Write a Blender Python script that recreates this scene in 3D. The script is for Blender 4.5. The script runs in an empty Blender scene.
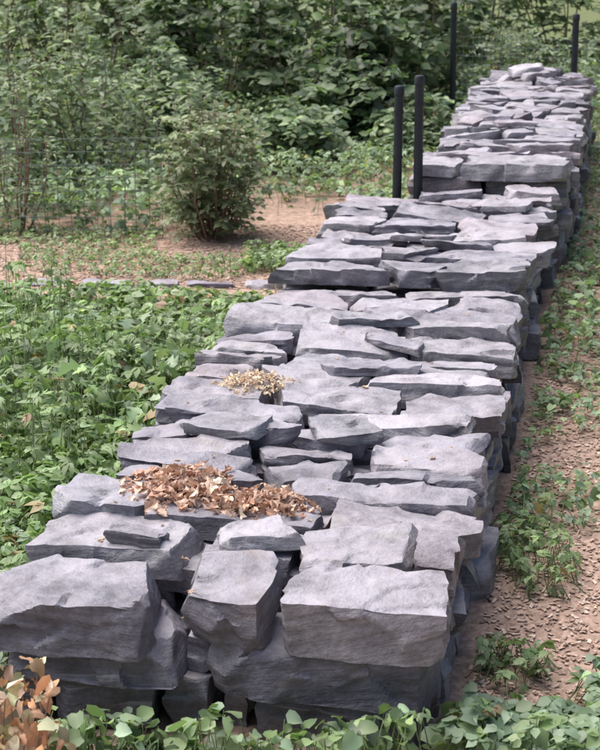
import bpy, math, numpy as np
from mathutils import Vector
from mathutils.bvhtree import BVHTree
rng = np.random.default_rng(7)
sc = bpy.context.scene

# ------------------------------------------------------------------ helpers
def hsh(i, j, k):
    n = (i*73856093) ^ (j*19349663) ^ (k*83492791)
    n = (n ^ (n >> 13)) * 1274126177 & 0x7fffffff
    n = (n ^ (n >> 16)) & 0xffff
    return n / 65535.0
def vnoise(p):
    p = np.asarray(p, float)
    i = np.floor(p).astype(np.int64); f = p - i; f = f*f*(3-2*f)
    r = 0
    for a in (0, 1):
        for b in (0, 1):
            for c in (0, 1):
                w = (f[:,0] if a else 1-f[:,0])*(f[:,1] if b else 1-f[:,1])*(f[:,2] if c else 1-f[:,2])
                r = r + w*hsh(i[:,0]+a, i[:,1]+b, i[:,2]+c)
    return r*2-1
def n2(x, y, s=1.0, seed=0):
    x = np.atleast_1d(x).astype(float); y = np.atleast_1d(y).astype(float)
    return vnoise(np.stack([x*s+100, y*s+100, np.full_like(x, seed+.5)], 1))

YAW = math.radians(10.87); CY, SY = math.cos(YAW), math.sin(YAW)
def W(x, y):                       # wall frame -> world frame
    return x*CY + y*SY, -x*SY + y*CY
def L(x, y):                       # world -> wall frame
    return x*CY - y*SY, x*SY + y*CY

class MB:
    def __init__(s): s.V=[]; s.C=[]; s.Lc=[]; s.F=[]; s.M=[]; s.n=0
    def add(s, V, Fs, col, mat=0, loc=None):
        V = np.asarray(V, float); n = len(V)
        col = np.broadcast_to(np.asarray(col, float), (n, 3))
        s.V.append(V); s.C.append(col); s.Lc.append(V if loc is None else loc)
        for F in Fs:
            F = np.asarray(F, np.int64)
            if len(F): s.F.append(F + s.n); s.M.append(mat)
        s.n += n
    def build(s, name, mats, smooth_angle=None, smooth=False, locattr=False):
        V = np.concatenate(s.V); C = np.concatenate(s.C)
        me = bpy.data.meshes.new(name)
        loops = np.concatenate([F.ravel() for F in s.F])
        sizes = np.concatenate([np.full(len(F), F.shape[1]) for F in s.F])
        mi = np.concatenate([np.full(len(F), m) for F, m in zip(s.F, s.M)])
        me.vertices.add(len(V)); me.loops.add(len(loops)); me.polygons.add(len(sizes))
        me.vertices.foreach_set("co", V.ravel())
        me.loops.foreach_set("vertex_index", loops.astype(np.int32))
        st = np.concatenate([[0], np.cumsum(sizes)[:-1]]).astype(np.int32)
        me.polygons.foreach_set("loop_start", st)
        me.polygons.foreach_set("material_index", mi.astype(np.int32))
        me.update(calc_edges=True)
        a = me.attributes.new("tint", 'FLOAT_COLOR', 'POINT')
        a.data.foreach_set("color", np.concatenate([C, np.ones((len(C), 1))], 1).ravel())
        if locattr:
            a = me.attributes.new("loc", 'FLOAT_VECTOR', 'POINT')
            a.data.foreach_set("vector", np.concatenate(s.Lc).ravel())
        for m in mats: me.materials.append(m)
        me.polygons.foreach_set("use_smooth", np.full(len(sizes), bool(smooth or smooth_angle)))
        if smooth_angle: me.set_sharp_from_angle(angle=math.radians(smooth_angle))
        me.validate()
        ob = bpy.data.objects.new(name, me); sc.collection.objects.link(ob)
        return ob

def norm(v): return v/np.maximum(np.linalg.norm(v, axis=-1, keepdims=True), 1e-9)

LEAF8 = np.array([[0,0],[0,.36],[0,.7],[0,1],[-.27,.22],[-.30,.58],[.27,.22],[.30,.58]])
LEAF8F = ([[0,1,4],[2,3,5],[0,6,1],[2,7,3]], [[1,2,5,4],[1,6,7,2]])
ROUND = np.array([[0,.06],[0,.36],[0,.7],[0,.98],[-.24,-.02],[-.47,.26],[-.42,.62],[-.2,.84],[.26,0],[.46,.30],[.38,.66],[.22,.86]])
ROUNDF = ([[0,1,4],[4,1,5],[2,7,6],[2,3,7],[0,8,1],[8,9,1],[2,10,11],[2,11,3]], [[1,2,6,5],[1,9,10,2]])
LEAF4 = np.array([[0,0],[-.3,.5],[0,1],[.3,.5]])
LEAF4F = ([[0,2,1],[0,3,2]], [])
LOBE = np.array([[0,0],[0,.33],[0,.66],[0,1.0],
                 [-.16,.10],[-.42,.24],[-.17,.38],[-.40,.60],[-.15,.72],
                 [.16,.10],[.42,.24],[.17,.38],[.40,.60],[.15,.72]])
LOBEF = ([[0,1,4],[4,1,5],[5,1,6],[6,2,7],[7,2,8],[8,2,3],[1,2,6],
          [0,9,1],[9,10,1],[10,11,1],[11,12,2],[12,13,2],[13,3,2],[1,11,2]], [])
BLADE = np.array([[-.02,0],[.02,0],[-.018,.5],[.018,.5],[0,1]])
BLADEF = ([[2,3,4]], [[0,1,3,2]])
def leaves(mb, P, D, N, size, col, tmpl=LEAF8, tf=LEAF8F, fold=.22, bend=.25, width=1., mat=0, crinkle=0.):
    n = len(P)
    if n == 0: return
    D = norm(D); S = norm(np.cross(D, N)); N = norm(np.cross(S, D))
    size = np.broadcast_to(size, (n,)); width = np.broadcast_to(width, (n,))
    fo = fold*(1+rng.normal(0,.5,n)); be = bend*(1+rng.normal(0,.6,n))
    x = tmpl[None,:,0]*width[:,None]; y = np.broadcast_to(tmpl[None,:,1], x.shape)
    z = fo[:,None]*np.abs(x) - be[:,None]*y*y
    if crinkle: z = z + rng.normal(0, crinkle, z.shape); x = x+rng.normal(0, crinkle*.6, z.shape); y = y+rng.normal(0, crinkle*.5, z.shape)
    s = size[:,None,None]
    V = P[:,None,:] + s*(x[...,None]*S[:,None]+y[...,None]*D[:,None]+z[...,None]*N[:,None])
    k = tmpl.shape[0]
    off = (np.arange(n)*k)[:,None,None]
    Fs = []
    for F in tf:
        if len(F):
            F = np.array(F); Fs.append((F[None]+off).reshape(-1, F.shape[1]))
    colv = np.repeat(np.broadcast_to(col,(n,3)), k, 0)
    mb.add(V.reshape(-1,3), Fs, colv, mat)

def palette(n, cols, var=.18):
    cols = np.array(cols); c = cols[rng.integers(0, len(cols), n)]
    c2 = cols[rng.integers(0, len(cols), n)]; t = rng.random((n,1))*.6
    c = c*(1-t)+c2*t
    return np.clip(c*np.exp(rng.normal(0, var, (n,1))), .002, .9)

def clusters(mb, P, size, col, nl=3, spread=1.0, tilt=.45, droop=.25, **kw):
    n = len(P); size = np.broadcast_to(size, (n,))
    N = norm(np.stack([rng.normal(0,tilt,n), rng.normal(0,tilt,n), np.ones(n)],1))
    hd = rng.random(n)*2*math.pi
    for k in range(nl):
        a = hd + spread*(k-(nl-1)/2) + rng.normal(0,.12,n)
        D = np.stack([np.cos(a), np.sin(a), np.zeros(n)],1)
        D = D - N*np.sum(D*N,1,keepdims=True) - N*droop*(1+rng.normal(0,.4,n))[:,None]
        fac = 1 - .18*abs(k-(nl-1)/2)
        cc = col*np.exp(rng.normal(0,.07,(n,1)))
        leaves(mb, P+norm(D)*size[:,None]*.06, D, N, size*fac, cc, **kw)

def tube(mb, pts, r0, r1, col, mat=1, sides=4):
    pts = np.asarray(pts, float); m = len(pts)
    T = norm(np.gradient(pts, axis=0)); ref = np.array([.31,.87,.2]); A = norm(np.cross(T, ref)); B = np.cross(T, A)
    r = np.linspace(r0, r1, m)[:,None,None]; an = np.arange(sides)*2*math.pi/sides
    V = pts[:,None]+r*(np.cos(an)[None,:,None]*A[:,None]+np.sin(an)[None,:,None]*B[:,None])
    i = np.arange(m-1)[:,None]*sides; j = np.arange(sides)[None]; j2 = (j+1)%sides
    F = np.stack([i+j, i+j2, i+sides+j2, i+sides+j],-1).reshape(-1,4)
    mb.add(V.reshape(-1,3), [F], col, mat)

# ------------------------------------------------------------------ materials
def newmat(name):
    m = bpy.data.materials.new(name); m.use_nodes = True
    nt = m.node_tree; nt.nodes.clear()
    out = nt.nodes.new('ShaderNodeOutputMaterial'); return m, nt, out
def node(nt, t, **kw):
    n = nt.nodes.new(t)
    for k, v in kw.items():
        if k in n.inputs: n.inputs[k].default_value = v
        else: setattr(n, k, v)
    return n
def mixc(nt, a, b, fac, blend='MIX'):
    m = nt.nodes.new('ShaderNodeMix'); m.data_type='RGBA'; m.blend_type = blend
    for sock, v in ((m.inputs[0], fac), (m.inputs[6], a), (m.inputs[7], b)):
        if hasattr(v, 'node'): nt.links.new(v, sock)
        else: sock.default_value = v if isinstance(v, float) else (*v, 1) if len(v)==3 else v
    return m.outputs[2]
def ramp(nt, src, stops):
    r = nt.nodes.new('ShaderNodeValToRGB'); cr = r.color_ramp
    while len(cr.elements) < len(stops): cr.elements.new(.5)
    for e, (p, c) in zip(cr.elements, stops):
        e.position = p; e.color = (c, c, c, 1) if isinstance(c, (int, float)) else (*c, 1)
    nt.links.new(src, r.inputs[0]); return r.outputs[0]
def mapping(nt, src, scale):
    m = nt.nodes.new('ShaderNodeMapping'); m.inputs['Scale'].default_value = scale
    nt.links.new(src, m.inputs[0]); return m.outputs[0]
def noise(nt, vec, s, d=5, rough=.6):
    n = node(nt, 'ShaderNodeTexNoise', Scale=s, Detail=d, Roughness=rough)
    nt.links.new(vec, n.inputs['Vector']); return n.outputs['Fac']
def math_(nt, op, a, b):
    m = node(nt, 'ShaderNodeMath', operation=op)
    for s, v in zip(m.inputs, (a, b)):
        if hasattr(v, 'node'): nt.links.new(v, s)
        else: s.default_value = v
    return m.outputs[0]

def mat_leaf(name, trans=.3, tcol=(1.,1.1,.6)):
    m, nt, out = newmat(name)
    at = node(nt, 'ShaderNodeAttribute', attribute_name='tint')
    p = nt.nodes.new('ShaderNodeBsdfDiffuse')
    nt.links.new(at.outputs['Color'], p.inputs[0])
    t = nt.nodes.new('ShaderNodeBsdfTranslucent')
    c2 = mixc(nt, at.outputs['Color'], tcol, 1., 'MULTIPLY'); nt.links.new(c2, t.inputs[0])
    ms = nt.nodes.new('ShaderNodeMixShader'); ms.inputs[0].default_value = trans
    nt.links.new(p.outputs[0], ms.inputs[1]); nt.links.new(t.outputs[0], ms.inputs[2])
    g = node(nt, 'ShaderNodeBsdfGlossy', Roughness=.5); g.inputs[0].default_value = (1,1,1,1)
    ms2 = nt.nodes.new('ShaderNodeMixShader'); ms2.inputs[0].default_value = .04
    nt.links.new(ms.outputs[0], ms2.inputs[1]); nt.links.new(g.outputs[0], ms2.inputs[2])
    nt.links.new(ms2.outputs[0], out.inputs[0]); return m
M_leaf = mat_leaf('foliage', .38, (1.,1.1,.65))
M_dry = mat_leaf('dry_leaf', .2, (1.,.85,.7))

def mat_tint(name, rough=.85, bumpscale=80.):
    m, nt, out = newmat(name)
    at = node(nt, 'ShaderNodeAttribute', attribute_name='tint')
    tc = nt.nodes.new('ShaderNodeTexCoord')
    nz = noise(nt, tc.outputs['Object'], bumpscale, 3)
    c = mixc(nt, at.outputs['Color'], ramp(nt, nz, [(.3,.6),(.7,1.25)]), 1., 'MULTIPLY')
    p = nt.nodes.new('ShaderNodeBsdfDiffuse')
    nt.links.new(c, p.inputs[0]); nt.links.new(p.outputs[0], out.inputs[0]); return m
M_bark = mat_tint('bark'); M_chip = mat_tint('wood_chip')

def mat_stone():
    m, nt, out = newmat('slate_stone')
    lo = node(nt, 'ShaderNodeAttribute', attribute_name='loc')
    at = node(nt, 'ShaderNodeAttribute', attribute_name='tint')
    v = lo.outputs['Vector']
    band = noise(nt, mapping(nt, v, (2.2,2.2,16)), 1., 4, .6)
    fine = noise(nt, mapping(nt, v, (9,9,60)), 1., 5, .62)
    blot = noise(nt, v, 9., 6, .65)
    grit = noise(nt, v, 80., 4, .7)
    c = mixc(nt, at.outputs['Color'], ramp(nt, band, [(.32,.65),(.5,1.),(.66,1.35)]), .75, 'MULTIPLY')
    c = mixc(nt, c, ramp(nt, fine, [(.32,.65),(.68,1.3)]), .5, 'MULTIPLY')
    c = mixc(nt, c, ramp(nt, blot, [(.3,.55),(.52,1.),(.72,1.4)]), .9, 'MULTIPLY')
    c = mixc(nt, c, ramp(nt, grit, [(.3,.68),(.7,1.3)]), .7, 'MULTIPLY')
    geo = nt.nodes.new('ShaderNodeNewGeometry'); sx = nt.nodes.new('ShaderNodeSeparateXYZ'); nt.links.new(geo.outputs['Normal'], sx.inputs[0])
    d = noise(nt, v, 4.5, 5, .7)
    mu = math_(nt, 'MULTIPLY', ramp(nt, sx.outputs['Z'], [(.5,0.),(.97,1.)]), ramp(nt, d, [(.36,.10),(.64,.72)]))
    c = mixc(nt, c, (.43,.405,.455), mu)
    d2 = noise(nt, mapping(nt, v, (5,5,12)), 1.3, 4, .6)
    c = mixc(nt, c, (.27,.20,.15), ramp(nt, d2, [(.61,0.),(.77,.4)]))
    d3 = noise(nt, mapping(nt, v, (4,4,9)), 2.1, 3, .6)
    c = mixc(nt, c, (.16,.18,.11), ramp(nt, d3, [(.62,0.),(.8,.4)]))
    d4 = noise(nt, mapping(nt, v, (3,3,40)), 1., 3, .6)
    c = mixc(nt, c, (.42,.41,.42), ramp(nt, d4, [(.62,0.),(.70,.5)]))
    p = node(nt, 'ShaderNodeBsdfPrincipled', Roughness=.56)
    p.inputs['Specular IOR Level'].default_value = .5
    nt.links.new(c, p.inputs['Base Color'])
    b1 = node(nt, 'ShaderNodeBump', Strength=.6, Distance=.022); nt.links.new(blot, b1.inputs['Height'])
    b2 = node(nt, 'ShaderNodeBump', Strength=.6, Distance=.010); nt.links.new(fine, b2.inputs['Height'])
    b3 = node(nt, 'ShaderNodeBump', Strength=.6, Distance=.005); nt.links.new(grit, b3.inputs['Height'])
    nt.links.new(b1.outputs[0], b2.inputs['Normal']); nt.links.new(b2.outputs[0], b3.inputs['Normal'])
    nt.links.new(b3.outputs[0], p.inputs['Normal']); nt.links.new(p.outputs[0], out.inputs[0]); return m
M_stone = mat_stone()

def mat_ground():
    m, nt, out = newmat('woodchip_soil')
    tc = nt.nodes.new('ShaderNodeTexCoord'); v = tc.outputs['Object']
    vo = node(nt, 'ShaderNodeTexVoronoi', Scale=80.); nt.links.new(v, vo.inputs['Vector'])
    c = mixc(nt, (.50,.36,.29), (.34,.24,.19), ramp(nt, vo.outputs['Color'], [(.2,0.),(.8,1.)]))
    big = noise(nt, v, 1.6, 5)
    c = mixc(nt, c, (.25,.175,.135), ramp(nt, big, [(.5,0.),(.7,.6)]))
    sm = noise(nt, v, 25., 5, .7)
    c = mixc(nt, c, ramp(nt, sm, [(.3,.6),(.7,1.3)]), .8, 'MULTIPLY')
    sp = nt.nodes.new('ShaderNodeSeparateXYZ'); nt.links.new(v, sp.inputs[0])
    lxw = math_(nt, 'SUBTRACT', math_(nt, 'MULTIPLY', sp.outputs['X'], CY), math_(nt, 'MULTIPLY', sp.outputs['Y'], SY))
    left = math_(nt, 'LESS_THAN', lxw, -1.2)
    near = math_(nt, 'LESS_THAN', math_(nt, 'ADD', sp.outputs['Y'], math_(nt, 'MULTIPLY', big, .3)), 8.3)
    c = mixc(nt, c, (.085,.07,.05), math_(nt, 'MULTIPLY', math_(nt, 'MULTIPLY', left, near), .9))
    dv = math_(nt, 'DIVIDE', sp.outputs['Y'], 40.)
    c = mixc(nt, c, (.12,.17,.075), ramp(nt, dv, [(.30,0.),(.40,.85)]))
    p = nt.nodes.new('ShaderNodeBsdfDiffuse'); nt.links.new(c, p.inputs[0])
    b = node(nt, 'ShaderNodeBump', Strength=.5, Distance=.012); nt.links.new(sm, b.inputs['Height'])
    nt.links.new(b.outputs[0], p.inputs['Normal']); nt.links.new(p.outputs[0], out.inputs[0]); return m
M_ground = mat_ground()
def mat_metal(name, a, b_):
    m, nt, out = newmat(name)
    tc = nt.nodes.new('ShaderNodeTexCoord')
    nz = noise(nt, tc.outputs['Object'], 25., 5)
    p = node(nt, 'ShaderNodeBsdfPrincipled', Roughness=.5)
    c = mixc(nt, a, b_, ramp(nt, nz, [(.35,0.),(.7,1.)])); nt.links.new(c, p.inputs['Base Color'])
    nt.links.new(p.outputs[0], out.inputs[0]); return m
M_metal = mat_metal('black_painted_metal', (.008,.013,.018), (.018,.024,.030))
M_wire = mat_metal('galvanised_wire', (.10,.14,.13), (.2,.23,.22))

# ------------------------------------------------------------------ ground
def axis(lo, hi, step, far):
    a = np.arange(lo, hi, step); o = np.array([1,3,7,15,30,60,120,200,300.])
    return np.concatenate([(lo-o*far/300)[::-1], a, hi+o*far/300])
gx = axis(-6, 6, .08, 400); gy = axis(0, 18, .08, 400)
X, Y = np.meshgrid(gx, gy)
Z = (.02*n2(X.ravel(), Y.ravel(), 1.3)+.012*n2(X.ravel(), Y.ravel(), 5., 3)).reshape(X.shape)
Z[(X<-6)|(X>6)|(Y<0)|(Y>18)] = 0
nx, ny = len(gx), len(gy)
idx = np.arange(nx*ny).reshape(ny, nx)
F = np.stack([idx[:-1,:-1], idx[:-1,1:], idx[1:,1:], idx[1:,:-1]],-1).reshape(-1,4)
mb = MB(); mb.add(np.stack([X,Y,Z],-1).reshape(-1,3), [F], (1,1,1)); mb.build('ground', [M_ground], smooth=True)

# ------------------------------------------------------------------ stones
_tmp = {}
def boxtmpl(a, b, c):
    if (a,b,c) in _tmp: return _tmp[(a,b,c)]
    ids = {}; V = []; F = []
    def vid(i,j,k):
        if (i,j,k) not in ids: ids[(i,j,k)] = len(V); V.append((i/a, j/b, k/c))
        return ids[(i,j,k)]
    for i in range(a):
        for j in range(b):
            F.append((vid(i,j,0),vid(i,j+1,0),vid(i+1,j+1,0),vid(i+1,j,0)))
            F.append((vid(i,j,c),vid(i+1,j,c),vid(i+1,j+1,c),vid(i,j+1,c)))
    for i in range(a):
        for k in range(c):
            F.append((vid(i,0,k),vid(i+1,0,k),vid(i+1,0,k+1),vid(i,0,k+1)))
            F.append((vid(i,b,k),vid(i,b,k+1),vid(i+1,b,k+1),vid(i+1,b,k)))
    for j in range(b):
        for k in range(c):
            F.append((vid(0,j,k),vid(0,j,k+1),vid(0,j+1,k+1),vid(0,j+1,k)))
            F.append((vid(a,j,k),vid(a,j+1,k),vid(a,j+1,k+1),vid(a,j,k+1)))
    _tmp[(a,b,c)] = (np.array(V), np.array(F)); return _tmp[(a,b,c)]

def softstep(t, k):          # staircase with short ramps
    fl = np.floor(t); fr = t-fl
    return fl+np.clip((fr-(1-k))/k, 0, 1)

STONE_COLS = [(.19,.178,.21),(.23,.218,.247),(.16,.152,.185),(.26,.248,.275),(.235,.213,.235),(.19,.19,.215),(.30,.285,.305),(.13,.125,.15),(.25,.24,.262)]
def stone(mb, quad, z0, z1, tilt=(0,0), res=.02, gap=.004, chips=8, rough=.0022, terr=.006, tone=1., chipmin=.80, ledge=.009, facet=.007, slp=.12, base=None):
    quad = np.array(quad, float); cen = quad.mean(0)
    lx = np.linalg.norm(quad[1]-quad[0]); ly = np.linalg.norm(quad[3]-quad[0]); h = z1-z0
    a = max(4, int(lx/res)); b = max(4, int(ly/res)); c = max(3, int(h/(res*.7)))
    T, F = boxtmpl(min(a,60), min(b,40), min(c,20))
    u, v, w = T[:,0], T[:,1], T[:,2]
    xy = ((1-u)*(1-v))[:,None]*quad[0]+(u*(1-v))[:,None]*quad[1]+(u*v)[:,None]*quad[2]+((1-u)*v)[:,None]*quad[3]
    d = xy-cen
    half = max(.02, .5*min(lx,ly))
    so = rng.random(3)*200
    nl = rng.integers(2,6); lay = rng.random(nl+2)
    t = softstep(np.clip((w+.25*vnoise(np.stack([xy[:,0]*5+so[0],xy[:,1]*5+so[1],w*0+so[2]],1)))*nl,0,nl-1e-3), .3)
    led = np.interp(t, np.arange(nl+2), lay)*ledge
    led = led*(.2+1.*(vnoise(np.stack([xy[:,0]*8+so[1],xy[:,1]*8+so[2],t*1.1],1))*.5+.5)) + gap
    sc_ = 1 - led/half
    P = np.stack([d[:,0]*sc_, d[:,1]*sc_, (w-.5)*h], 1)
    bx, by = rng.normal(0,.05,2), rng.normal(0,.05,2)
    P[:,0] *= 1+(w-.5)*np.where(u>.5,bx[0],bx[1]); P[:,1] *= 1+(w-.5)*np.where(v>.5,by[0],by[1])
    P[:,0] += .004*vnoise(np.stack([d[:,1]*8+so[0], w*1.0, w*0+so[1]],1))
    P[:,1] += .004*vnoise(np.stack([d[:,0]*8+so[2], w*1.0, w*0+so[0]],1))
    K = int(np.clip(lx*ly*300, 6, 24))
    S = np.stack([rng.uniform(-.5,.5,K)*lx, rng.uniform(-.5,.5,K)*ly, rng.uniform(-.5,.5,K)*h],1)
    e = rng.random(K) < .6
    S[e,1] = np.sign(S[e,1])*ly*.5*rng.uniform(.85,1.,e.sum())
    Q = P + .006*np.stack([vnoise(P*25+so+k*9) for k in range(3)],1)
    dd = (((Q[:,None]-S[None])*np.array([1,1,1.3]))**2).sum(2)
    wg = np.exp(-(dd-dd.min(1,keepdims=True))/.00035)
    off = rng.uniform(-1,1,K)*facet; sl = rng.normal(0,slp,(K,3))
    val = off[None]+((P[:,None]-S[None])*sl[None]).sum(2)
    amt = np.clip((wg*val).sum(1)/wg.sum(1), -.02, .012)
    lat = np.stack([d[:,0]/max(lx,.01), d[:,1]/max(ly,.01)],1); lat = norm(lat)
    rim = np.maximum(np.abs(2*u-1), np.abs(2*v-1)) > .97
    P[:,:2] += lat*(np.where(rim, amt-facet*.5, 0))[:,None]
    P[:,2] += np.where(w>.98, np.clip(amt*.6,-.010,.006), 0)
    tt = vnoise(np.stack([d[:,0]*3.5+so[0], d[:,1]*6+so[1], w*0+so[2]],1))*.9+.1*vnoise(np.stack([d[:,0]*11+so[0], d[:,1]*11+so[1], w*0],1))
    P[:,2] -= softstep(np.clip(tt*.5+.5,0,.99)*3., .38)*terr*(w**2)
    for _ in range(chips):
        an = rng.random()*2*math.pi
        nrm = np.array([math.cos(an), math.sin(an), rng.normal(.15,.8)])
        nrm /= np.linalg.norm(nrm)
        s = P@nrm; dm = s.max()*rng.uniform(chipmin,.97)
        ex = np.maximum(s-dm, 0)*.97; P = P-ex[:,None]*nrm
    locp = P.copy() + so
    q = P*14+so; q2 = P*45+so
    disp = np.stack([vnoise(q+k*31) for k in range(3)],1)*rough+np.stack([vnoise(q2+k*17) for k in range(3)],1)*rough*.8
    disp[:,2] *= .8
    P = P+disp
    P[:,2] += tilt[0]*P[:,0]+tilt[1]*P[:,1]
    P[:,0] += cen[0]; P[:,1] += cen[1]; P[:,2] += (z0+z1)/2
    col = np.array(STONE_COLS[rng.integers(len(STONE_COLS))])*tone*rng.uniform(.75,1.2)
    if rng.random() < .12: col = col*np.array([1.15,1.02,1.0])
    if base is not None: col = np.array(base)
    locp[:,2] += locp[:,0]*rng.normal(0,.15)+locp[:,1]*rng.normal(0,.15)
    mb.add(P, [F], col, 0, locp)

def rowcourse(mb, x0, x1, y0, y1, zb, zt, rd, sw, res, top=False, jx=.02, seed=0, edgeonly=False, zfun=None):
    y = y0; rows = []
    while y < y1-.08:
        d = rng.uniform(*rd)
        if y+d > y1-.08: d = y1-y
        rows.append((y, y+d)); y += d
    def wob(x, r): return .055*float(n2(x, r*7.7, 2.2, seed)[0])
    for r, (ya, yb) in enumerate(rows):
        xs = [x0]
        while xs[-1] < x1-.1:
            xs.append(xs[-1]+rng.uniform(*sw))
        if len(xs) > 2 and xs[-1]-x1 > .12: xs.pop()
        xs = np.array(xs); xs = x0+(xs-x0)*(x1-x0)/(xs[-1]-x0)
        sl = [rng.normal(0,.05) for _ in xs]; sl[0] = rng.normal(0,.015); sl[-1] = rng.normal(0,.015)
        for i in range(len(xs)-1):
            if edgeonly and 0 < i < len(xs)-2 and r > 1 and r < len(rows)-1: continue
            xl, xr = xs[i], xs[i+1]
            if i == 0: xl += rng.normal(0,jx)
            if i == len(xs)-2: xr += rng.normal(0,jx)
            y_a = ya + (0 if r else rng.normal(0,.01))
            q = [(xl-sl[i], y_a+wob(xl,r)), (xr-sl[i+1], y_a+wob(xr,r)), (xr+sl[i+1], yb+wob(xr,r+1)), (xl+sl[i], yb+wob(xl,r+1))]
            dz = zfun((xl+xr)/2,(ya+yb)/2) if zfun else 0
            if top:
                h = (zt-zb)*rng.uniform(.78,1.22)
                t = (rng.normal(0,.055), rng.normal(0,.07))
                if yb-ya > .24 and rng.random() < .45:
                    m = rng.uniform(.35,.65); m2 = m+rng.uniform(-.2,.2)
                    ql = [q[0], q[1], tuple(np.array(q[1])*(1-m)+np.array(q[2])*m), tuple(np.array(q[0])*(1-m2)+np.array(q[3])*m2)]
                    qh = [ql[3], ql[2], q[2], q[3]]
                    stone(mb, ql, zb+dz, zb+dz+h*rng.uniform(.85,1.1), t, res, tone=1.08)
                    stone(mb, qh, zb+dz, zb+dz+h*rng.uniform(.85,1.1), (rng.normal(0,.06), rng.normal(0,.08)), res, tone=1.08)
                else:
                    stone(mb, q, zb+dz, zb+dz+h, t, res, tone=1.08)
            else:
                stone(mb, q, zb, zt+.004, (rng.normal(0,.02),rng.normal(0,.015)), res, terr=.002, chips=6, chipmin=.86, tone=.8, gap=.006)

def loose(mb, x, y, lx, ly, h, rot, tilt=None, res=.018, tone=1.2, sink=.010, **kw):
    """a slab resting on whatever stones are already beneath it (least-squares bed plane)"""
    c, s = math.cos(rot), math.sin(rot)
    V = np.concatenate(mb.V); dx, dy = V[:,0]-x, V[:,1]-y
    m = (np.abs(c*dx+s*dy) < lx*.5)&(np.abs(-s*dx+c*dy) < ly*.5)&(V[:,2] > .2)
    Vm = V[m]; z = .4; tl = (0,0)
    if len(Vm) > 8:
        zt = np.quantile(Vm[:,2], .5); Vm = Vm[Vm[:,2] >= zt]
        A = np.stack([Vm[:,0]-x, Vm[:,1]-y, np.ones(len(Vm))],1)
        co_, *_ = np.linalg.lstsq(A, Vm[:,2], rcond=None); tl = np.clip(co_[:2], -.2, .2)
        res_ = Vm[:,2]-A[:,:2]@tl; z = np.quantile(res_, .93)-sink
    if tilt is not None: tl = (tl[0]+tilt[0], tl[1]+tilt[1])
    q = []
    for sx, sy in ((-1,-1),(1,-1),(1,1),(-1,1)):
        px = sx*lx/2*rng.uniform(.7,1.15); py = sy*ly/2*rng.uniform(.65,1.15)
        q.append((x+c*px-s*py, y+s*px+c*py))
    stone(mb, q, z, z+h, tl, res, tone=tone, **kw)

# near wall, in wall frame
mb = MB()
zf = lambda x, y: (.045 if y > 6.75 else 0) + .02*float(n2(x, y, 1.6, 9)[0])
XL, XR, Y0, Y1 = -1.43, -.36, 3.57, 8.72
R = .014
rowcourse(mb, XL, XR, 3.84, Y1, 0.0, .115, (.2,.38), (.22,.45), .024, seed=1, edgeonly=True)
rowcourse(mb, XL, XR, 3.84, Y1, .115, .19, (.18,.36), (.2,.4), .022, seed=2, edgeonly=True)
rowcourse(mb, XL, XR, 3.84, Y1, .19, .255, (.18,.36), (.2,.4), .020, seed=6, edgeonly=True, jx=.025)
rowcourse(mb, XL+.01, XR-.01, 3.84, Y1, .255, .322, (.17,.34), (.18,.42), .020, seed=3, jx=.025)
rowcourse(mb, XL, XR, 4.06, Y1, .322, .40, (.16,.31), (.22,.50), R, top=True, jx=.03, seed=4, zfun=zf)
f = .008
FR = dict(res=f, facet=.007, terr=.003)
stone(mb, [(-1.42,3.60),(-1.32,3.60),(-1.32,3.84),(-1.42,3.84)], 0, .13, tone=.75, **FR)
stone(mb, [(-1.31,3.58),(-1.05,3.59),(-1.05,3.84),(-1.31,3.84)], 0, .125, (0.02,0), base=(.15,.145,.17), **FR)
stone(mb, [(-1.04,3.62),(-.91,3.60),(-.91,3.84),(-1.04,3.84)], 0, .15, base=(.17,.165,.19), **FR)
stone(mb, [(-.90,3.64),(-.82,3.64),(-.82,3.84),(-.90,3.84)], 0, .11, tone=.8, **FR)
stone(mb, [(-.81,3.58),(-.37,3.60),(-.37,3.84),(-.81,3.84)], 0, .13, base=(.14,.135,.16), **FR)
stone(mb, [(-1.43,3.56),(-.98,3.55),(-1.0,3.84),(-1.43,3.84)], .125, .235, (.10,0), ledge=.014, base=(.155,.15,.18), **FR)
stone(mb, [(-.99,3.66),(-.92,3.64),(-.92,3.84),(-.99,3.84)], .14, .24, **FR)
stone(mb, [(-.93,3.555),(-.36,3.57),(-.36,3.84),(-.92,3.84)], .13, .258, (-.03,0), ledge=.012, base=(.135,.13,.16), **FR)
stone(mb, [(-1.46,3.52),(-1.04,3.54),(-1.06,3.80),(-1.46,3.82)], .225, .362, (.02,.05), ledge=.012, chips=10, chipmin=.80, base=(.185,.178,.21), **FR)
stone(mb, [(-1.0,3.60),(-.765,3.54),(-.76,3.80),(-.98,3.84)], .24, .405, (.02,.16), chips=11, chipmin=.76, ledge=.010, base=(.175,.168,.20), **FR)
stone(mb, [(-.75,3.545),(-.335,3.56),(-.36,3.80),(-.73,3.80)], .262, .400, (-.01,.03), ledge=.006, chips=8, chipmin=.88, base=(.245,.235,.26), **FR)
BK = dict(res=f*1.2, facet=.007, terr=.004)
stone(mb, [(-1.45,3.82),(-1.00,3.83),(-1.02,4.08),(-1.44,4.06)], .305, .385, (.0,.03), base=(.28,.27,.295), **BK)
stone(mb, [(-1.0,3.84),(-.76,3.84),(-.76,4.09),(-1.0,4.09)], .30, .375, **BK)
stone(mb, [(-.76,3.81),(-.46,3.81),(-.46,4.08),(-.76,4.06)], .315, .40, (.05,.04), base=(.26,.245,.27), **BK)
stone(mb, [(-.455,3.80),(-.345,3.79),(-.35,4.07),(-.45,4.08)], .25, .425, (-.2,0), tone=.9, **BK)
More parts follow.
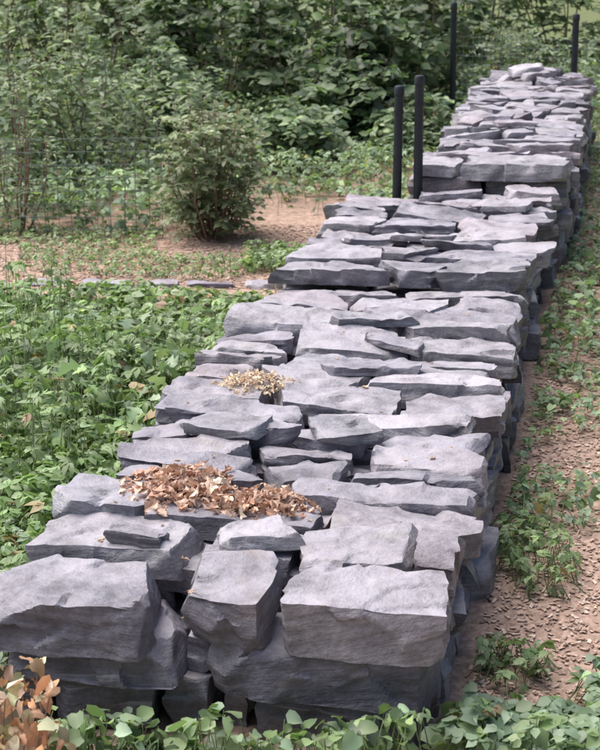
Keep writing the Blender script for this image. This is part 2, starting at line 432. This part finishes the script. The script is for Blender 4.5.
loose(mb, -.86, 3.95, .30, .20, .05, .30, (0,-.05), f, chips=8, chipmin=.7, base=(.34,.325,.35))
loose(mb, -1.17, 3.90, .19, .12, .04, -.2, None, f, 1.0)
for i in range(12):
    x = rng.uniform(XL+.2, XR-.18); y = 4.35+4.25*rng.random()
    if (abs(y-4.25)<.38 and x<-.7) or (abs(y-5.2)<.3 and x<-.95): continue
    loose(mb, x, y, rng.uniform(.22,.40), rng.uniform(.14,.24), rng.uniform(.025,.045), rng.normal(0,.4), None, .013, 1.1, chips=8, chipmin=.74)
loose(mb, -.46, 8.70, .34, .2, .06, .1, None, .02)
loose(mb, -.85, 8.64, .4, .16, .05, .05, None, .02)
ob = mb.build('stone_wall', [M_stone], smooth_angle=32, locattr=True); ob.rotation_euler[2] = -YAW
near_wall = ob

# far, taller wall
mb = MB()
XL2, XR2, Ya, Yb = -1.10, -.27, 8.88, 13.5
zs = [0,.12,.22,.31,.40,.49]
for k in range(5):
    rowcourse(mb, XL2, XR2, Ya, Yb, zs[k], zs[k+1], (.18,.34), (.2,.42), .028, seed=20+k, edgeonly=(k<4), jx=.022)
zf2 = lambda x, y: .015*float(n2(x, y, 1.3, 5)[0])
rowcourse(mb, XL2, XR2, Ya+.28, Yb, .49, .57, (.15,.3), (.18,.42), .020, top=True, seed=30, jx=.03, zfun=zf2)
stone(mb, [(-.85,8.80),(-.28,8.82),(-.28,9.18),(-.82,9.17)], .495, .59, (.0,.0), .016, base=(.29,.28,.30), chips=6, chipmin=.88)
stone(mb, [(-1.12,8.87),(-.86,8.87),(-.84,9.17),(-1.1,9.17)], .495, .565, (.0,.0), .018, tone=1.1)
for i in range(12):
    x = rng.uniform(XL2+.15, XR2-.15); y = rng.uniform(9.3, 13.3)
    loose(mb, x, y, rng.uniform(.15,.32), rng.uniform(.1,.2), rng.uniform(.03,.06), rng.normal(0,.5), None, .022, 1.15, chips=7, chipmin=.7)
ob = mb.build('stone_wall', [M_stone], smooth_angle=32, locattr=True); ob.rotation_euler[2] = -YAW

mb = MB(); x = -2.6
while x < -.15:
    l = rng.uniform(.2,.36)
    stone(mb, [(x,8.46),(x+l,8.46),(x+l,8.57),(x,8.57)], -.04, .025, (0,rng.normal(0,.05)), res=.03, tone=1.2); x += l
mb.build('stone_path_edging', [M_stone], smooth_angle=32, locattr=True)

# ------------------------------------------------------------------ posts
def post(x, y, h, r=.024):
    mb = MB(); s = 14; an = np.arange(s)*2*math.pi/s
    prof = [(r,-.1),(r,h-.05),(r*1.12,h-.048),(r*1.14,h-.012),(r*.95,h-.003),(r*.5,h),(0.0005,h+.001)]
    V = np.array([[[ra*math.cos(t), ra*math.sin(t), z] for t in an] for ra, z in prof]).reshape(-1,3)
    F = [[i*s+j, i*s+(j+1)%s, (i+1)*s+(j+1)%s, (i+1)*s+j] for i in range(len(prof)-1) for j in range(s)]
    mb.add(V, [F], (1,1,1))
    for zc in (h*.35, h*.62, h*.86):
        V = np.array([[[r*1.15*math.cos(t), r*1.15*math.sin(t), z] for t in an] for z in (zc-.006, zc+.006)]).reshape(-1,3)
        F = [[j, (j+1)%s, s+(j+1)%s, s+j] for j in range(s)]
        mb.add(V, [F], (1,1,1))
    ob = mb.build('fence_post', [M_metal], smooth_angle=40)
    ob.location = (x, y, 0); ob.rotation_euler = (rng.normal(0,.006), rng.normal(0,.006), 0)
post(*W(-1.175, 8.81), .98); post(*W(-1.06, 8.81), 1.035)
post(*W(-1.45, 14.36), 1.03, .026); post(*W(-.43, 13.68), 1.0, .026)

def wirefence(x0, y0, x1, y1, h, n, zlo=.05):
    mb = MB(); g = (.3,.3,.3)
    for i in range(n+1):
        t = i/n; x = x0+(x1-x0)*t; y = y0+(y1-y0)*t
        tube(mb, [(x,y,0),(x+rng.normal(0,.006),y,h/2),(x,y,h)], .0022,.0022,g,0,4)
    m = int(h/.08)
    for k in range(m+1):
        z = zlo+(h-zlo)*k/m; tube(mb, [(x0,y0,z),((x0+x1)/2,(y0+y1)/2,z-.01),(x1,y1,z)], .0022,.0022,g,0,4)
    mb.build('wire_fence', [M_wire])
wirefence(-2.6, 9.75, -.80, 9.75, .58, 24)
wirefence(*W(-1.45,14.36), *W(.9,14.3), .75, 30)

# ------------------------------------------------------------------ wood chips
def chips(name, x, y):
    n = len(x); mb = MB()
    T = np.array([[i,j,k] for k in (-.5,.5) for j in (-.5,.5) for i in (-.5,.5)])
    sz = np.stack([rng.uniform(.008,.024,n), rng.uniform(.004,.011,n), rng.uniform(.001,.003,n)],1)
    a = rng.random(n)*6.28; tl = rng.normal(0,.18,n); t2 = rng.normal(0,.18,n)
    V = T[None]*sz[:,None]; V[:,:,0] *= 1+.3*T[None,:,1]
    Vx = V[...,0]*np.cos(a)[:,None]-V[...,1]*np.sin(a)[:,None]; Vy = V[...,0]*np.sin(a)[:,None]+V[...,1]*np.cos(a)[:,None]
    Vz = V[...,2]+tl[:,None]*Vx+t2[:,None]*Vy
    gz = .02*n2(x,y,1.3)+.012*n2(x,y,5.,3)+.004
    V = np.stack([Vx+x[:,None], Vy+y[:,None], Vz+gz[:,None]],-1).reshape(-1,3)
    Fq = np.array([[4,5,7,6],[0,1,5,4],[2,6,7,3],[0,4,6,2],[1,3,7,5]])
    F = (Fq[None]+(np.arange(n)*8)[:,None,None]).reshape(-1,4)
    col = np.repeat(palette(n, [(.54,.39,.31),(.60,.46,.38),(.45,.32,.25),(.64,.52,.44),(.33,.22,.17)], .12), 8, 0)
    mb.add(V, [F], col); return mb.build(name, [M_chip])
n = 26000; lx = rng.uniform(-.33, 1.3, n); ly = 3.3+9.5*rng.random(n)**1.6
x, y = W(lx, ly)
n = 6500; x2 = rng.uniform(-2.2,.6,n); y2 = rng.uniform(8.45,10.1,n)
lx2, ly2 = L(x2,y2); k = lx2 < -1.48
chips('wood_chip_mulch', np.concatenate([x, x2[k]]), np.concatenate([y, y2[k]]))

# ------------------------------------------------------------------ vegetation
G_MID = [(.17,.26,.10),(.20,.30,.12),(.14,.22,.085),(.22,.31,.15),(.16,.25,.12)]
G_LIGHT = [(.27,.38,.16),(.32,.43,.20),(.23,.34,.15),(.32,.40,.24)]
G_DARK = [(.10,.165,.075),(.13,.20,.095),(.09,.15,.07),(.16,.235,.115)]
G_BLUE = [(.23,.33,.21),(.28,.39,.26),(.20,.30,.18),(.32,.42,.29)]

def cover(name, x, y, hmax, size, cols, nl=3, spread=1.0, hs=1.2, seed=0, var=.2, minh=.02, tmpl=LEAF8, tf=LEAF8F, width=1., tilt=.45, dead=.02, layers=1.4, stems=500, hfun=None, **kw):
    n = len(x); mb = MB()
    H = hmax*(.35+.65*np.clip(n2(x,y,hs,seed)*.9+.5,0,1))*(.75+.25*n2(x,y,4.,seed+3))
    if hfun is not None: H = H*hfun(x,y)
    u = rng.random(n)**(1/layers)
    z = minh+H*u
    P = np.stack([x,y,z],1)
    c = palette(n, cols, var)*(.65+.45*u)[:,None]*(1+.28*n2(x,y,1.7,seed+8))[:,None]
    dm = rng.random(n) < dead; c[dm] = palette(dm.sum(), [(.50,.40,.22),(.44,.30,.18)])
    s = rng.uniform(.55,1.2,n)*size*(1+.25*n2(x,y,1.1,seed+11))
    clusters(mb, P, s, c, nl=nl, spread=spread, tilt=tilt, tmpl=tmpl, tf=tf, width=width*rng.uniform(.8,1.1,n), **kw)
    m = min(n, stems); ii = rng.choice(n, m, False)
    for i in ii:
        p = P[i]; b = np.array([p[0]+rng.normal(0,.03), p[1]+rng.normal(0,.03), 0])
        tube(mb, [b, (b+p)/2+rng.normal(0,.008,3), p], .0022, .0012, c[i]*.9+np.array([.03,.01,0]), 0, 3)
    return mb.build(name, [M_leaf], smooth=True)

def grass(name, x, y, h, cols, lean=.9):
    n = len(x); mb = MB(); a = rng.random(n)*6.28; l = rng.random(n)*lean
    D = np.stack([np.cos(a)*l, np.sin(a)*l, np.ones(n)],1); N = np.stack([np.cos(a), np.sin(a), np.zeros(n)+.1],1)
    leaves(mb, np.stack([x,y,np.zeros(n)],1), D, -N, h*rng.uniform(.4,1.15,n), palette(n, cols, .2), tmpl=BLADE, tf=BLADEF, fold=0, bend=-.45)
    return mb.build(name, [M_leaf])

def bed(n, xa, xb, ya, yb, lmax=-1.50):
    x = rng.uniform(xa,xb,n); y = rng.uniform(ya,yb,n); a, b = L(x,y); k = (a < lmax); return x[k], y[k]
fade = lambda x, y: np.interp(y, [6.8, 8.2], [1., .35])*np.interp(L(x,y)[0], [-2.2,-1.5], [1.15,.8])
x, y = bed(19000, -2.3, .1, 3.7, 8.22, -1.47)
k = rng.random(len(x)) < .5
sp = n2(x,y,.9,40)
k1 = k & (sp > -.3); cover('garden_groundcover', x[k1], y[k1], .29, .055, G_LIGHT+G_MID[:3], nl=3, spread=.9, seed=2, hfun=fade)
k2 = ~k & (sp < .4); cover('garden_groundcover', x[k2], y[k2], .32, .034, G_LIGHT+G_BLUE[:2], nl=5, spread=.6, seed=5, width=.75, hfun=fade)
x, y = bed(1500, -2.4, .0, 3.6, 8.0); m = n2(x,y,.8,60) > -.05
cover('broadleaf_plants', x[m], y[m], .36, .085, G_LIGHT+G_BLUE, nl=1, seed=7, tmpl=LOBE, tf=LOBEF, width=1.25, tilt=.5, hfun=fade, crinkle=.04, bend=.4)
x, y = bed(2200, -2.3, -.2, 4.5, 7.8, -1.75); m = n2(x,y,2.2,66) > .25
cover('tall_weeds', x[m], y[m], .50, .055, G_LIGHT, nl=5, spread=.55, seed=9, width=.6, minh=.12, stems=300, hfun=fade)
x, y = bed(1500, -2.6, .2, 3.6, 8.2); m = n2(x,y,1.3,90) > .1
grass('grass_tufts', x[m], y[m], .24, G_LIGHT+[(.46,.46,.3)])

# beyond the left path
x, y = bed(13000, -4.5, 1.2, 9.75, 15.5, -1.3)
k = ~((np.abs(x+.0)<.30)&(y<10.9))
cover('garden_groundcover', x[k], y[k], .30, .055, G_LIGHT+G_BLUE, nl=3, seed=12, spread=.9)
x, y = bed(5500, -4, .8, 10.4, 15.5, -1.3)
cover('garden_groundcover', x, y, .55, .042, G_LIGHT+G_BLUE, nl=5, spread=.55, seed=15, width=.7)
x, y = bed(3600, -2.1, .5, 8.6, 9.9, -1.5); m = n2(x,y,1.8,71) > .12
cover('low_weeds', x[m], y[m], .07, .030, G_LIGHT, nl=3, seed=16)
x, y = bed(350, -.30, .10, 8.8, 9.3, -1.5)
cover('low_weeds', x, y, .14, .035, G_LIGHT, nl=3, seed=17)

# right side weeds
n = 20000; a = rng.uniform(-.31, 2.4, n); b = 3.9+12*rng.random(n)**1.2
nn = n2(a,b,1.5,81)*.8+.5*n2(a,b,4.,82)
den = np.interp(b, [3.9,4.6,5.2,6.0,7.5,9.5,16], [-.5,-.2,.1,.5,.65,.4,.3]) + np.interp(a, [-.31,-.1,.15,.5,1.5], [.25,.0,-.08,.18,.3])
nn = nn+den-.10
k = nn > 0; x, y = W(a[k], b[k])
cover('path_weeds', x, y, .10, .034, G_LIGHT+G_BLUE, nl=3, seed=21, hs=1.5)
k2 = (nn > .25)&(rng.random(n)<.3); x, y = W(a[k2], b[k2])
cover('path_weeds', x, y, .16, .055, G_LIGHT+G_BLUE, nl=1, seed=23, tmpl=ROUND, tf=ROUNDF, width=.8, tilt=.5, crinkle=.03)
k3 = (nn > .2)&(rng.random(n)<.12); x, y = W(a[k3], b[k3])
grass('grass_tufts', x, y, .12, G_LIGHT+G_BLUE)

# foreground plants
def patch(cx, cy, rx, ry, n):
    t = rng.random(n)*6.283; r = np.sqrt(rng.random(n)); return cx+rx*r*np.cos(t), cy+ry*r*np.sin(t)
RK = dict(tmpl=ROUND, tf=ROUNDF, dead=0, hs=4, crinkle=.045, fold=.3)
x, y = patch(*W(-.62,3.43), .27, .08, 240)
cover('ground_ivy', x, y, .31, .052, G_LIGHT+G_BLUE+G_MID[:2], nl=1, seed=31, tilt=.55, var=.3, **RK)
x, y = patch(*W(-1.05,3.43), .22, .09, 190)
cover('ground_ivy', x, y, .25, .045, G_LIGHT+G_BLUE+G_MID[:2], nl=1, seed=33, tilt=.55, var=.3, **RK)
x, y = patch(*W(-.0,3.62), .36, .24, 520)
cover('strawberry_plants', x, y, .25, .056, G_BLUE+G_LIGHT[:2], nl=3, spread=1.25, seed=35, width=1.4, tilt=.35, dead=.01, hs=3, crinkle=.04)
x, y = patch(*W(.20,3.98), .24, .24, 280)
cover('strawberry_plants', x, y, .18, .045, G_BLUE+G_LIGHT[:2], nl=3, spread=1.25, seed=38, width=1.4, tilt=.35, dead=.01, hs=3, crinkle=.04)
x, y = patch(*W(-.22,4.10), .10, .12, 60)
cover('low_weeds', x, y, .14, .036, G_LIGHT, nl=3, spread=1., seed=36)
x, y = patch(*W(-.20,4.85), .12, .3, 130)
cover('low_weeds', x, y, .14, .036, G_LIGHT, nl=3, spread=1., seed=37)

# dry leaves
bpy.context.view_layer.update()
bv = BVHTree.FromObject(near_wall, bpy.context.evaluated_depsgraph_get())   # wall-frame coordinates
def top(x0, y0):
    h = bv.ray_cast(Vector((x0,y0,1)), Vector((0,0,-1)))
    return h[0].z if h[0] is not None else None
def drypile(name, parts, size, cols, wf=1.):
    mb = MB()
    for (cx,cy,rx,ry,h,n) in parts:
        t = rng.random(n)*6.283; r = rng.random(n)**.7*rng.uniform(.85,1.2,n)
        x = cx+rx*r*np.cos(t); y = cy+ry*r*np.sin(t)
        zb = np.array([top(a,b) or .38 for a,b in zip(x,y)]); zb = np.maximum(zb, np.quantile(zb,.4))
        z = zb+h*np.clip(1-r**2,0,1)*rng.random(n)+.006
        D = rng.normal(0,1,(n,3)); D[:,2] *= .35; N = rng.normal(0,1,(n,3))*.5+np.array([0,0,1.])
        leaves(mb, np.stack([x,y,z],1), D, N, rng.uniform(.45,1.25,n)*size, palette(n, cols, .22), tmpl=LOBE, tf=LOBEF, fold=.35, bend=.4, crinkle=.08, width=wf)
    ob = mb.build(name, [M_dry]); ob.rotation_euler[2] = -YAW; return ob
BR = [(.60,.39,.29),(.68,.49,.38),(.50,.32,.23),(.74,.59,.48),(.62,.43,.32),(.36,.20,.14)]
drypile('dry_leaf_pile', [(-1.15,4.24,.14,.16,.04,330),(-.90,4.20,.12,.09,.035,190),(-1.02,4.20,.14,.10,.03,110)], .042, BR, .85)
drypile('dry_leaf_pile', [(-1.15,5.22,.12,.11,.025,300)], .024, [(.72,.57,.42),(.80,.67,.52),(.60,.46,.33)], .8)
pp = []
for (cx,cy,rx,ry,n) in [(-.85,6.2,.5,2.2,30),(-1.2,3.95,.2,.12,5),(-.95,3.72,.06,.1,4),(-1.05,4.2,.3,.35,20)]:
    for i in range(n):
        x0, y0 = cx+rx*rng.uniform(-1,1), cy+ry*rng.uniform(-1,1); z0 = top(x0,y0)
        if z0: pp.append((x0,y0,z0+.003))
pp = np.array(pp); n = len(pp); D = rng.normal(0,1,(n,3)); D[:,2] *= .1
mb = MB(); leaves(mb, pp, D, rng.normal(0,.15,(n,3))+[0,0,1.], rng.uniform(.012,.026,n), palette(n, [(.60,.46,.32),(.50,.33,.22)]), tmpl=LOBE, tf=LOBEF, fold=.25, bend=.2, crinkle=.05)
ob = mb.build('scattered_dry_leaves', [M_dry]); ob.rotation_euler[2] = -YAW

mb = MB()
for i in range(20):
    bx, by = -.64+rng.normal(0,.04), 3.43+rng.normal(0,.035); hh = rng.uniform(.12,.30)
    tip = np.array([bx+rng.normal(0,.04), by+rng.normal(0,.04), hh])
    tube(mb, [(bx,by,0),((bx+tip[0])/2,by,hh*.6),tip], .003,.0015,(.35,.22,.14),0,4)
    m = 5; P = tip+rng.normal(0,.018,(m,3)); D = rng.normal(0,1,(m,3)); D[:,2] -= .2
    leaves(mb, P, D, rng.normal(0,.5,(m,3))+[0,-.3,1], rng.uniform(.022,.050,m), palette(m,[(.52,.28,.15),(.60,.38,.25),(.58,.45,.34),(.42,.44,.25)],.3), fold=.4,bend=.6,crinkle=.07,tmpl=ROUND,tf=ROUNDF,width=.75)
mb.build('dried_plant', [M_dry], smooth=True)

def shrub(name, x, y, H, R, nst, ntw, nlf, ls, cols, droop=.3, twl=.3, bark=(.20,.15,.12), width=1., cheap=False, base=.1, var=.2, lean=(0,0)):
    mb = MB(); P=[]; D=[]; U=[]
    for i in range(nst):
        a = rng.random()*6.283; rr = R*math.sqrt(rng.random())*.9; hh = H*(1-.45*(rr/R)**2)*rng.uniform(.75,1.05)
        t = np.linspace(0,1,8)[:,None]
        b = np.array([math.cos(a)*rr*.25, math.sin(a)*rr*.25, -.02]); e = np.array([math.cos(a)*rr+lean[0], math.sin(a)*rr+lean[1], hh])
        c = b+(e-b)*t + np.array([math.cos(a),math.sin(a),0])*rr*.22*np.sin(t*math.pi)+rng.normal(0,.012,(8,3))*np.sqrt(t)
        tube(mb, c, .005+.003*H, .002, bark, 1, 5)
        for k in range(ntw):
            s = base+(1-base)*rng.random()**.8; j = s*7; j0 = min(int(j),6); p = c[j0]+(c[j0+1]-c[j0])*(j-j0)
            d = rng.normal(0,1,3); d[2] = abs(d[2])*.6+.15; d += np.array([math.cos(a),math.sin(a),0])*.5; d = d/np.linalg.norm(d)
            l = twl*rng.uniform(.5,1.2)*(1.1-.5*s)
            tt = np.linspace(0,1,5)[:,None]; q = p+d*l*tt-np.array([0,0,1])*droop*l*tt**2
            tube(mb, q, .0025, .001, bark, 1, 3)
            for m in range(nlf):
                v = .15+.85*(m+.5)/nlf; jj = v*4; j1 = min(int(jj),3); pp = q[j1]+(q[j1+1]-q[j1])*(jj-j1)
                side = 1 if m%2 else -1
                sd = np.cross(d,[0,0,1.]); sd = sd/max(np.linalg.norm(sd),1e-3)
                P.append(pp); D.append(d*.5+sd*side*.9+rng.normal(0,.25,3)-[0,0,.15]); U.append(s)
    P = np.array(P); D = np.array(D); U = np.array(U); n = len(P)
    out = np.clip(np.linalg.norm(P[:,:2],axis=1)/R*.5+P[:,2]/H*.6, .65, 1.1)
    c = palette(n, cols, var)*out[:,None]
    N = rng.normal(0,.4,(n,3))+[0,-.35,1.]
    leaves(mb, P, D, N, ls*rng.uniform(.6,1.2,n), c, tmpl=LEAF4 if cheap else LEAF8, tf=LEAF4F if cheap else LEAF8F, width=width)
    ob = mb.build(name, [M_leaf, M_bark], smooth=True); ob.location = (x,y,0); return ob

shrub('small_bush', -.50, 9.70, .88, .37, 22, 20, 9, .045, [(.32,.43,.22),(.38,.47,.26),(.28,.38,.19),(.40,.40,.25)], bark=(.30,.19,.16), twl=.2, width=.9, base=.02)
for (x,y,h) in [(-1.35,11.4,1.0),(-1.75,11.0,1.1),(-2.0,11.8,1.3),(-.95,12.2,.9),(-1.6,12.5,1.2)]:
    shrub('arching_shrub', x, y, h, .45, 8, 10, 11, .078, [(.34,.46,.20),(.40,.50,.26)]+G_LIGHT+G_BLUE[:2], droop=.9, twl=.45, width=.6)
shrub('twiggy_shrub', -1.66, 9.9, .85, .22, 9, 8, 6, .045, G_LIGHT, bark=(.30,.20,.17), width=.5, twl=.2)
for (x,y,h,r) in [(.15,14.3,1.35,.75),(1.0,15.3,1.45,.8),(-.75,14.8,1.4,.75),(.45,13.2,.70,.45)]:
    shrub('dark_shrub', x, y, h, r, 16, 13, 10, .10, G_DARK+G_MID[:3], droop=.4, twl=.42, width=1.05, base=.1)
for (x,y,h,r) in [(-1.9,14.5,1.5,.8),(-2.9,13.6,1.6,.8),(-.1,12.3,.5,.4),(-1.2,13.2,.8,.45),(.9,12.7,.45,.35)]:
    shrub('leafy_shrub', x, y, h, r, 14, 12, 10, .075, G_MID+G_LIGHT+G_BLUE, droop=.5, twl=.4, width=.85)
for i in range(20):
    x = -6.5+i*.78+rng.normal(0,.2); y = 18.2+rng.normal(0,.9)
    shrub('hedge_shrub', x, y, rng.uniform(1.6,2.4), .95, 13, 13, 10, .12, G_MID+G_LIGHT[:3], droop=.4, twl=.55, width=1.0, cheap=True, base=.03)
n = 11000; x = rng.uniform(-1.5,6.5,n); y = rng.uniform(13.6,19,n); a,b = L(x,y); k = (b>14.0)|(a>1.0)
cover('rough_growth', x[k], y[k], .45, .07, G_LIGHT+G_BLUE, nl=3, seed=51, width=.8)
for (x,y,h,r) in [(2.1,16.2,.8,.5),(2.9,16.0,.7,.5),(1.75,17.2,.9,.6),(3.6,16.6,.8,.6)]:
    shrub('leafy_shrub', x, y, h, r, 12, 9, 9, .07, G_LIGHT+G_BLUE, droop=.6, twl=.4, width=.6)

# ------------------------------------------------------------------ camera, light
cam = bpy.data.cameras.new('camera'); co = bpy.data.objects.new('camera', cam); sc.collection.objects.link(co)
co.location = (0,0,2.0); co.rotation_euler = (math.radians(90-16.23), 0, 0)
cam.sensor_fit = 'VERTICAL'; cam.sensor_height = 24; cam.lens = 24*1700/750
cam.clip_start = .05; cam.clip_end = 2000
cam.dof.use_dof = True; cam.dof.focus_distance = 5.0; cam.dof.aperture_fstop = 7.0
sc.camera = co
w = bpy.data.worlds.new('World'); sc.world = w; w.use_nodes = True
nt = w.node_tree; bg = nt.nodes['Background']
sky = nt.nodes.new('ShaderNodeTexSky'); sky.sky_type = 'NISHITA'; sky.sun_disc = False
EL, AZ = math.radians(60), math.radians(-65)
sky.sun_elevation = EL; sky.sun_rotation = AZ; sky.dust_density = 5.; sky.air_density = 1.
nt.links.new(sky.outputs[0], bg.inputs[0]); bg.inputs[1].default_value = .15
sun = bpy.data.lights.new('sun', 'SUN'); sun.energy = 4.8; sun.angle = math.radians(70); sun.color = (1,.96,.94)
so_ = bpy.data.objects.new('sun', sun); sc.collection.objects.link(so_)
d = Vector((math.sin(AZ)*math.cos(EL), math.cos(AZ)*math.cos(EL), math.sin(EL)))
so_.rotation_euler = d.to_track_quat('Z','Y').to_euler()
sc.view_settings.view_transform = 'Standard'; sc.view_settings.look = 'None'; sc.view_settings.exposure = 0
